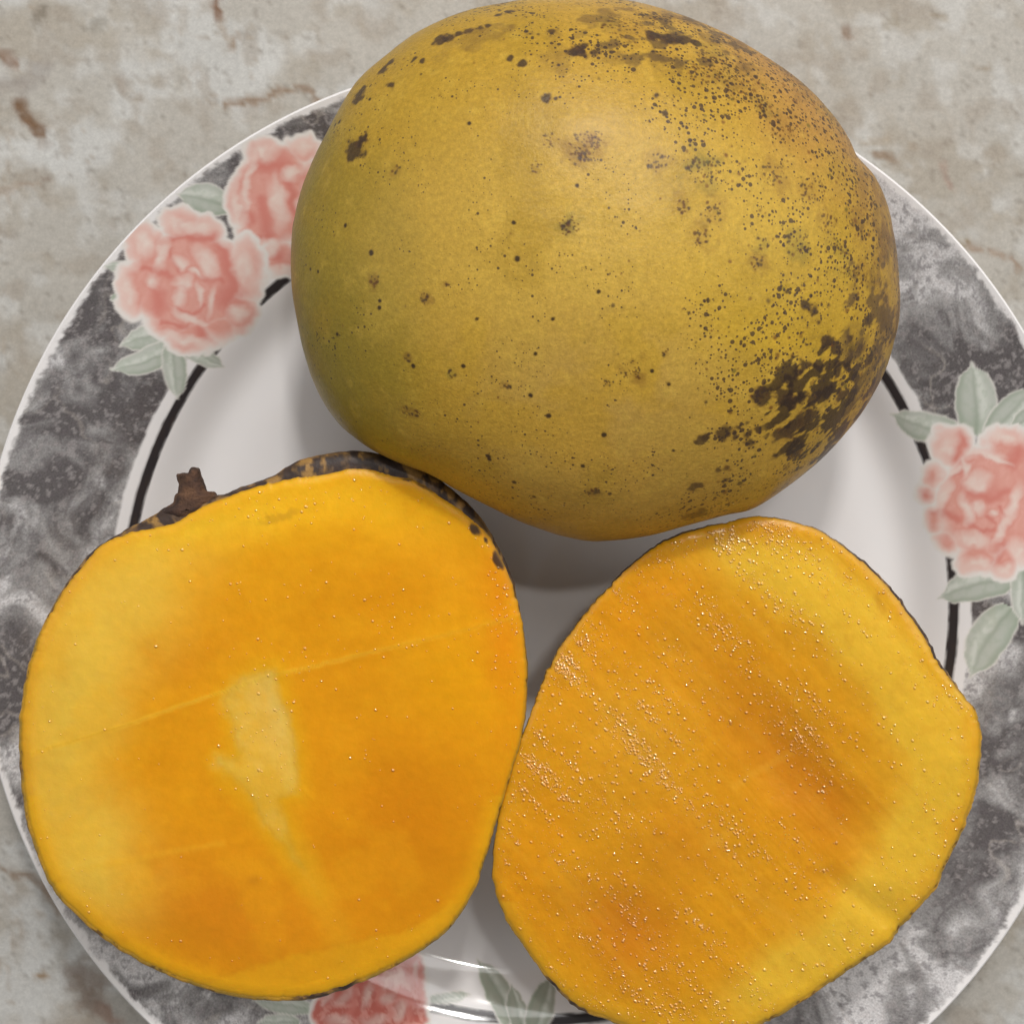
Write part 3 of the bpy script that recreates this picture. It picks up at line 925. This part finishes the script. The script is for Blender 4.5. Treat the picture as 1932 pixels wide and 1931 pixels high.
def build_half(name, out, skin, c0, zc, gx, gy, zb, paint_fn, height_fn, flesh_mat, label, dome, ragged, edge_drop, slim, pale_fn):
    """gx, gy tilt the cut face; zb is where the peel rests"""
    nv = 860
    c0 = np.asarray(c0, float)
    th, rp = polar(out, c0, nv)
    _, rs = polar(skin, c0, nv)
    rp, rs = smooth_ring(rp, 1.5), smooth_ring(rs, 1.5)
    ring = np.stack([np.cos(th), np.sin(th)], -1)
    rp0 = rp.copy()
    rp = rp + (fbm(ring, 26, 4, 240 + ragged) - .5) * 5 + (fbm(ring, 70, 4, 245) - .5) * 6 * sstep(.3, .7, fbm(ring, 9, 2, 247))
    rs = rp + (rs - rp) * slim
    rs = np.maximum(rs + (fbm(ring, 26, 4, 240 + ragged) - .5) * 5, rp + .8)
    Cw = unproj(c0[0], c0[1], zc)

    def onplane(px, py):
        z = np.full(px.shape, zc)
        for _ in range(6):
            P = unproj(px, py, z)
            z = zc + gx * (P[..., 0] - Cw[0]) + gy * (P[..., 1] - Cw[1])
        return unproj(px, py, z)
    nu = 190
    u = np.r_[np.linspace(2e-4, .86, 115), .86 + .14 * np.linspace(0, 1, 51)[1:] ** .85]
    reff = rp0 + (rp - rp0) * u[:, None] ** 24
    px = c0[0] + u[:, None] * reff * np.cos(th)
    py = c0[1] - u[:, None] * reff * np.sin(th)
    V = onplane(px, py).reshape(-1, 3)
    U = np.repeat(u, nv)
    D = np.stack([px.ravel(), py.ravel()], -1)
    dz = height_fn(D[:, 0], D[:, 1], U, V)
    edge = np.clip((U - .955) / .045, 0, 1)
    dz = dz - edge_drop * edge ** 2.2 - .0009 * sstep(.75, 1, U)
    V[:, 2] += dz
    # keep the outline where it was although the rim dips
    sc = (HC - V[:, 2]) / (HC - (V[:, 2] - dz))
    V[:, :2] *= sc[:, None]
    F = grid_faces(len(u), nv)
    col, lab = paint_fn(D[:, 0], D[:, 1], U, V)
    base = np.array([Cw[0], Cw[1], zb])
    root = empty(name, base)
    tag(root, label, "mango half", "cut halves of mango on the plate")
    fl = np.sort(lab[F], 1)[:, 1]
    split_obj(V - base, F, fl, {0: 'flesh', 1: 'seed_sliver'}, {'*': flesh_mat}, root, col)
    # --- peel
    rim = V[-nv:]
    zsk = rim[:, 2] - .0022
    sx, sy = c0[0] + rs * np.cos(th), c0[1] - rs * np.sin(th)
    wide = unproj(sx, sy, zsk)
    ctr = np.array([Cw[0], Cw[1]])
    rings = []
    gap = np.clip((rs - rp) / 30, .05, 1)
    nring = 9
    for k in range(nring):                       # from the cut edge out to the widest line
        t = k / (nring - 1.)
        e = 1 - (1 - t) ** 2
        P = rim + (wide - rim) * t
        P[:, :2] = rim[:, :2] + (wide[:, :2] - rim[:, :2]) * e
        P[:, 2] = rim[:, 2] + (zsk - rim[:, 2]) * t ** 1.6
        rings.append(P)
    for ph in np.linspace(0, np.pi / 2 * .9995, 30)[1:]:
        P = wide.copy()
        k = np.cos(ph) ** dome * (1 - .045 * (1 - np.exp(-ph / .12)))
        P[:, :2] = ctr + (wide[:, :2] - ctr) * k
        P[:, 2] = zb + (wide[:, 2] - zb) * (1 - np.sin(ph))
        rings.append(P)
    S = np.concatenate(rings)
    FS = grid_faces(len(rings), nv)
    DS = proj(S)
    n1, n2 = fbm(S, 260, 4, 250), fbm(S, 700, 4, 255)
    sc_ = np.tile(alb((58, 46, 40)), (len(S), 1))
    sc_ = mixc(sc_, alb((98, 76, 54)), sstep(.45, .6, n2) * .8)
    sc_ = mixc(sc_, alb((160, 122, 62)), sstep(.53, .64, n1 + .9 * (n2 - .5)) * .6)
    sc_ = mixc(sc_, alb((44, 36, 34)), sstep(.52, .64, fbm(S, 420, 3, 258)) * .7)
    # yellow-green peel away from the bruised shoulder
    far = pale_fn(DS[:, 0], DS[:, 1]) * sstep(.28, .42, fbm(S, 180, 3, 259) + .08)
    ok = mixc(np.tile(alb((176, 132, 40)), (len(S), 1)), alb((150, 118, 44)), sstep(.4, .6, n1))
    ok = mixc(ok, alb((84, 58, 34)), sstep(.60, .68, n2) * .8)
    sc_ = mixc(sc_, ok, far)
    mesh_obj("peel", S - base, FS, PEEL, root, sc_)
    return root, base, V, D, U, col


def gauss(X, Y, cx, cy, rx, ry, deg=0):
    return np.exp(-ell(X, Y, cx, cy, rx, ry, deg) ** 2)


KF = .83
SEED = [(425, 1318), (470, 1278), (492, 1262), (518, 1262), (528, 1300), (543, 1345), (556, 1400), (564, 1450), (563, 1496), (545, 1500), (528, 1506), (540, 1545), (556, 1595), (590, 1655), (602, 1685),
        (585, 1672), (552, 1625), (524, 1588), (498, 1552), (478, 1515), (450, 1490), (424, 1466), (411, 1440), (416, 1425), (446, 1422), (441, 1380), (434, 1345)]
CUT1 = [(60, 1420), (110, 1406), (180, 1385), (250, 1364), (340, 1332), (440, 1298), (520, 1272), (560, 1264), (660, 1240), (760, 1216), (860, 1192), (970, 1166)]


def left_paint(X, Y, U, V):
    P = np.stack([X, Y], -1)
    n1, n2, n3 = fbm(P, .006, 3, 260), fbm(P, .018, 4, 265), fbm(P, .06, 4, 270)
    X2, Y2 = X + (n2 - .5) * 50, Y + (n1 - .5) * 60
    c = np.tile(alb((217, 150, 18), KF), (len(X), 1))
    below = sstep(-6, 10, Y - np.interp(X, [p[0] for p in CUT1], [p[1] for p in CUT1]))
    c = mixc(c, alb((211, 141, 16), KF), below * .55)
    c = mixc(c, alb((206, 136, 12), KF), gauss(X2, Y2, 720, 1120, 210, 90, -6) * .7)
    c = mixc(c, alb((198, 120, 10), KF), gauss(X2, Y2, 760, 1560, 150, 200, 15) * .75)
    c = mixc(c, alb((197, 118, 20), KF), gauss(X2, Y2, 400, 1720, 220, 110, 10) * .7)
    c = mixc(c, alb((204, 132, 22), KF), gauss(X2, Y2, 330, 1240, 130, 70, -15) * .55)
    c = mixc(c, alb((222, 158, 12), KF), gauss(X2, Y2, 880, 1290, 120, 130) * .6)
    c = mixc(c, alb((220, 135, 14), KF), gauss(X2, Y2, 950, 1180, 34, 160, -4) * .7)
    # paler band along the left shoulder and under the peel at the top
    band = gauss(X2, Y2, 235, 1120, 95, 175, 38) + gauss(X2, Y2, 140, 1310, 80, 160, 8) + gauss(X2, Y2, 132, 1500, 75, 150, -6) + gauss(X2, Y2, 185, 1620, 75, 110, -28)
    band = 1 - np.exp(-1.3 * band)
    c = mixc(c, alb((217, 179, 66), KF), band * 1.1)
    c = mixc(c, alb((224, 182, 44), KF), gauss(X2, Y2, 420, 985, 200, 40, -13) * .85)
    c = mixc(c, alb((230, 174, 26), KF), gauss(X2, Y2, 660, 960, 240, 75) * .75)
    c = mixc(c, alb((214, 146, 20), KF), sstep(.93, 1.0, U) * .5 * (X < 420))
    c = mixc(c, alb((226, 170, 24), KF), sstep(.9, 1.0, U) * .5 * (Y > 1500))
    c = mixc(c, alb((188, 138, 30), KF), np.clip(1 - sstep(.5, 1.1, ell(X2 + (n3 - .5) * 60, Y + (n3 - .5) * 20, 530, 975, 62, 12, -10)), 0, 1) * .6)
    c = mixc(c, alb((200, 128, 12), KF), sstep(.5, .75, n2) * .14)
    c = mixc(c, alb((226, 164, 26), KF), sstep(.5, .72, fbm(P, .012, 4, 268)) * .22)
    # knife lines
    d1 = seg_dist(X, Y + (n3 - .5) * 7, CUT1)
    c = mixc(c, alb((226, 176, 48), KF), (1 - sstep(1.5, 7, d1)) * .55 * (1 - sstep(480, 900, X) * .6))
    d2 = seg_dist(X, Y + (n3 - .5) * 8, [(150, 1640), (240, 1622), (330, 1605), (420, 1590)])
    c = mixc(c, alb((220, 166, 40), KF), (1 - sstep(1, 10, d2)) * .3)
    low = sstep(0, 14, Y - np.interp(X, [350, 500, 640, 760, 850], [1862, 1810, 1778, 1750, 1700]) + (n3 - .5) * 20) * (Y > 1650)
    c = mixc(c, alb((222, 162, 26), KF), low * .6)
    # exposed pale sliver of the seed husk
    Xw, Yw = X + (n3 - .5) * 14, Y + (fbm(P, .05, 3, 275) - .5) * 14
    sd = poly_sdf(Xw, Yw, SEED)
    m = 1 - sstep(np.where(X < 500, -26, -14), np.where(X < 500, 16, 7), sd + np.where(X < 500, (n2 - .5) * 50, (n2 - .5) * 10))
    hus = np.tile(alb((220, 182, 80), KF), (len(X), 1))
    hus = mixc(hus, alb((214, 168, 48), KF), sstep(.42, .62, n2) * .6)
    hus = mixc(hus, alb((214, 184, 100), KF), gauss(X, Y, 515, 1330, 35, 80, -12) * .7)
    c = mixc(c, alb((218, 164, 24), KF), (1 - sstep(0, 40, sd)) * .5)
    c = mixc(c, hus, m * (.78 - .5 * sstep(1440, 1660, Y)) * (.8 + .5 * (n3 - .4)))
    tail = seg_dist(X, Y + (n3 - .5) * 20, [(560, 1600), (600, 1690), (640, 1760), (650, 1850)])
    c = mixc(c, alb((212, 154, 28), KF), (1 - sstep(6, 45, tail)) * .4)
    c = mixc(c, alb((186, 118, 20), KF), gauss(X, Y, 478, 1660, 14, 10) * .6)
    # blotches of peel that come over the right-hand edge
    for (bx, by, rx, ry, dg) in [(802, 915, 20, 8, 28), (829, 931, 6, 4, 30), (842, 938, 4, 3, 0), (897, 1000, 9, 15, -34), (940, 1056, 9, 19, -18), (918, 1020, 4, 6, -30), (880, 966, 12, 5, 48), (770, 902, 14, 6, 10)]:
        q = ell(X + (n3 - .5) * 14, Y + (n3 - .5) * 14, bx, by, rx, ry, dg)
        c = mixc(c, alb((58, 42, 32), KF), (1 - sstep(.7, 1.25, q)) * .95)
    c = mixc(c, alb((170, 124, 30), KF), sstep(.988, 1.0, U) * .6)
    return c, (m > .5).astype(int) * (Y < 1640)


def left_height(X, Y, U, V):
    P = np.stack([X, Y], -1)
    n = fbm(P, .004, 3, 280) - .5
    yl = np.interp(X, [p[0] for p in CUT1], [p[1] for p in CUT1])
    h = n * .0016 + (fbm(P, .05, 3, 281) - .5) * .00012
    h += np.where(Y > yl, -1, 1) * .00005 * np.exp(-np.abs(Y - yl) / 60)      # small step where the knife turned
    h += .00007 * np.exp(-((Y - yl - 3) / 10.0) ** 2)
    ylow = np.interp(X, [150, 240, 330, 420, 600], [1640, 1622, 1605, 1590, 1575])
    h += .00004 * np.exp(-((Y - ylow) / 8.0) ** 2) * sstep(600, 420, X)
    h -= .0006 * np.clip((Y - np.interp(X, [350, 500, 640, 760, 850], [1862, 1810, 1778, 1750, 1700])) / 60, 0, 1) * (Y > 1650)
    return h


def right_paint(X, Y, U, V):
    P = np.stack([X, Y], -1)
    n1, n2, n3 = fbm(P, .006, 3, 290), fbm(P, .016, 4, 295), fbm(P, .05, 4, 297)
    # fibres run down to the right
    a = math.radians(47)
    ux, uy = X * math.cos(a) + Y * math.sin(a), -X * math.sin(a) + Y * math.cos(a)
    fib = fbm(np.stack([ux * .004, uy * .05], -1), 1, 4, 299)
    X2, Y2 = X + (n2 - .5) * 60, Y + (n1 - .5) * 60
    c = np.tile(alb((208, 145, 22), KF), (len(X), 1))
    c = mixc(c, alb((198, 128, 20), KF), gauss(X2, Y2, 1450, 1400, 95, 260, -38) * .8)
    c = mixc(c, alb((186, 112, 16), KF), gauss(X2, Y2, 1530, 1490, 60, 150, -42) * .7)
    c = mixc(c, alb((190, 112, 18), KF), gauss(X2, Y2, 1180, 1740, 110, 80, 20) * .8)
    c = mixc(c, alb((212, 140, 16), KF), gauss(X2, Y2, 1190, 1160, 70, 150, 40) * .7)
    c = mixc(c, alb((214, 142, 14), KF), gauss(X2, Y2, 1000, 1650, 60, 220, 8) * .7)
    c = mixc(c, alb((210, 150, 36), KF), gauss(X2, Y2, 1200, 1400, 110, 120) * .6)
    c = mixc(c, alb((196, 124, 22), KF), gauss(X2, Y2, 1290, 1590, 90, 70) * .5)
    band = (gauss(X2, Y2, 1480, 1080, 150, 70, 28) + gauss(X2, Y2, 1650, 1210, 70, 150, -32) + gauss(X2, Y2, 1755, 1400, 70, 140, -4)
            + gauss(X2, Y2, 1720, 1590, 60, 120, 22) + gauss(X2, Y2, 1610, 1740, 60, 110, 40) + gauss(X2, Y2, 1480, 1850, 60, 130, 55))
    c = mixc(c, alb((217, 174, 50), KF), np.clip(band * 1.15, 0, 1) * .92)
    c = mixc(c, alb((220, 170, 36), KF), sstep(.9, 1, U) * .4 * (Y > 1700))
    c = mixc(c, alb((208, 140, 24), KF), gauss(X2, Y2, 1420, 985, 120, 22, 0) * .6)
    c = mixc(c, alb((190, 118, 14), KF), sstep(.52, .75, fib) * .08)
    c = mixc(c, alb((222, 172, 60), KF), (1 - sstep(.28, .45, fib)) * .08)
    c = mixc(c, alb((180, 106, 14), KF), sstep(.58, .74, n3) * .12)
    for pts, wd in [([(1385, 1482), (1440, 1448), (1490, 1420)], 6), ([(1330, 1600), (1380, 1565)], 6), ([(1400, 1680), (1470, 1720), (1530, 1760)], 5)]:
        c = mixc(c, alb((216, 162, 52), KF), (1 - sstep(2, wd * 2, seg_dist(X, Y + (n3 - .5) * 10, pts))) * .2)
    c = mixc(c, alb((168, 106, 26), KF), (1 - sstep(.4, 1.1, ell(X2, Y, 1660, 1140, 30, 14, 45))) * .3)
    c = mixc(c, alb((170, 124, 30), KF), sstep(.988, 1.0, U) * .6)
    return c, np.zeros(len(X), int)


def right_height(X, Y, U, V):
    P = np.stack([X, Y], -1)
    a = math.radians(47)
    ux, uy = X * math.cos(a) + Y * math.sin(a), -X * math.sin(a) + Y * math.cos(a)
    h = (fbm(P, .005, 3, 300) - .5) * .0022
    h += (fbm(np.stack([ux * .006, uy * .06], -1), 1, 3, 305) - .5) * .00016
    h += (fbm(P, .06, 3, 306) - .5) * .00014
    h -= .0016 * gauss(X, Y, 1520, 1470, 70, 190, -42)
    h -= .0010 * gauss(X, Y, 1180, 1740, 100, 80, 20)
    h -= .0010 * np.exp(-(seg_dist(X, Y, [(1560, 1660), (1650, 1710), (1700, 1745)]) / 28) ** 2)
    h += .0008 * gauss(X, Y, 1760, 1400, 90, 150)
    return h


LH = build_half("mango_half", LEFT, LEFT_SKIN, (520, 1385), .0505, 0.0, .045, .0042, left_paint, left_height, FLESH_A,
                "left mango half with smooth orange cut face, pale seed sliver and dark stem stub", .95, 1, .0007, 1.0, lambda x, y: sstep(1080, 1180, y + .0 * x) * (1 - sstep(540, 570, x) * (1 - sstep(660, 690, x)) * sstep(1800, 1830, y)))
RH = build_half("mango_half", RIGHT, RIGHT_SKIN, (1390, 1455), .0495, .0, .035, .0042, right_paint, right_height, FLESH_B,
                "right mango half with wet orange cut face covered in glistening juice beads", 1.0, 2, .0007, .4, lambda x, y: np.clip(sstep(1280, 1330, y) * (1 - ((y > 1840) & (x < 1110)) * 1.0) + (1 - sstep(1100, 1250, x)) * sstep(1060, 1140, y) * (y < 1840) * .9, 0, 1))


def build_stem():
    root, base = LH[0], LH[1]
    z0 = .0475
    O = [(300, 968), (326, 952), (331, 935), (337, 928), (338, 912), (335, 896), (345, 893), (356, 892), (359, 884), (368, 882), (375, 886), (380, 898), (386, 914), (391, 926), (402, 929), (414, 938),
         (424, 936), (400, 955), (370, 970), (335, 985)]
    p = catmull(O, 6)
    n = len(p)
    cx, cy = 360, 940
    rings, cols = [], []
    for k, (s, dz) in enumerate([(1.0, -.009), (1.06, -.004), (1.0, 0), (.86, .0022), (.6, .0034), (.3, .0040), (-.06, .0041)]):
        q = p.copy()
        m = np.array([[cx, cy]])
        # shrink towards the middle line of the stub, not towards one point
        ml = np.stack([np.interp(q[:, 1], [880, 930, 985], [362, 362, 350]), np.clip(q[:, 1], 892, 962)], -1)
        q = ml + (q - ml) * s
        P = unproj(q[:, 0], q[:, 1], np.full(n, z0 + dz))
        nz = fbm(P, 500, 3, 320 + k) - .5
        P[:, 2] += nz * .0012 * max(s, 0)
        rings.append(P)
    V = np.concatenate(rings)
    V[:, :2] += (np.stack([fbm(V, 700, 3, 330), fbm(V, 700, 3, 331)], -1) - .5) * .0007
    F = grid_faces(len(rings), n)
    ar = np.cross(V[F[:, 2]] - V[F[:, 0]], V[F[:, 3]] - V[F[:, 1]])[:, 2].sum()
    if ar < 0:
        F = F[:, ::-1]
    nn = fbm(V, 420, 4, 340)
    col = np.tile(alb((74, 52, 40)), (len(V), 1))
    col = mixc(col, alb((104, 74, 52)), sstep(.5, .65, nn) * .8)
    col = mixc(col, alb((46, 34, 30)), (1 - sstep(.35, .46, nn)) * .8)
    mesh_obj("stem", V - base, F, STEM, root, col)


build_stem()


def build_beads(H, n, fields, uni, rmin, rmax, seed, line_deg=None):
    root, base, V, D, U, col = H
    r_ = np.random.default_rng(seed)
    ids = r_.integers(0, len(V), n * 60)
    X, Y, u = D[ids, 0], D[ids, 1], U[ids]
    wgt = np.full(len(ids), uni)
    for (cx, cy, rx, ry, dg, a) in fields:
        wgt += a * gauss(X, Y, cx, cy, rx, ry, dg)
    if line_deg is not None:
        a = math.radians(line_deg)
        uy = -X * math.sin(a) + Y * math.cos(a)
        ux = X * math.cos(a) + Y * math.sin(a)
        wgt *= .25 + 1.6 * sstep(.46, .64, fbm(np.stack([ux * .004, uy * .045], -1), 1, 3, seed))
    wgt *= u * (u < .985)
    # vertices crowd towards the middle of the face, hence the weight u
    k = r_.random(len(ids)) < wgt / wgt.max() * 1.0
    ids = ids[k][:n]
    m = len(ids)
    rad = rmin + (rmax - rmin) * r_.random(m) ** 4.6
    rows, seg = 4, 8
    ph = np.linspace(-.25, np.pi / 2 * .97, rows)
    th = np.arange(seg) * 2 * np.pi / seg
    dome = np.stack([np.cos(ph)[::-1][:, None] * np.cos(th), np.cos(ph)[::-1][:, None] * np.sin(th), np.sin(ph)[::-1][:, None] + 0 * th], -1).reshape(-1, 3)
    Fd = grid_faces(rows, seg)
    st = 1 + .35 * r_.random(m)
    rot = r_.normal(-.9, .35, m)
    cr, sr = np.cos(rot), np.sin(rot)
    a0 = dome[None, :, 0] * (rad * st)[:, None]
    b0 = dome[None, :, 1] * rad[:, None]
    zz = dome[None, :, 2] * (rad * r_.uniform(.5, .9, m))[:, None]
    P = np.stack([a0 * cr[:, None] - b0 * sr[:, None], a0 * sr[:, None] + b0 * cr[:, None], zz], -1) + V[ids][:, None, :]
    F = (Fd[None] + (np.arange(m) * len(dome))[:, None, None]).reshape(-1, 4)
    c = np.repeat(np.clip(col[ids] * 1.0 + np.array([.02, .04, .0]), 0, .93), len(dome), 0)
    o = mesh_obj("juice_beads", P.reshape(-1, 3) - base, F, BEAD, root, c)
    o['kind'] = 'stuff'
    return o


build_beads(RH, 7000, [(1230, 1420, 110, 100, 0, 1.0), (1140, 1560, 110, 110, 0, 1.0), (1420, 1150, 90, 70, 20, .9), (1540, 1370, 55, 110, -30, .8), (1420, 1010, 150, 40, 0, .35),
                       (1220, 1760, 130, 110, 20, 1.0), (1060, 1260, 40, 60, 30, .8), (1040, 1480, 70, 70, 0, .6), (1350, 1560, 90, 70, 0, .5), (1600, 1060, 50, 70, -35, .6), (1470, 1640, 80, 90, 0, .4)],
            .14, .00009, .00036, 5, 47)
build_beads(LH, 420, [(720, 1180, 180, 70, 0, .7), (500, 1400, 60, 110, -10, .9), (940, 1100, 25, 120, -10, 1.0), (600, 960, 150, 30, 0, .5), (560, 1280, 60, 40, 0, .9), (800, 1800, 60, 20, -25, .4),
                      (700, 1430, 60, 60, 0, .3)], .05, .00013, .00036, 9)
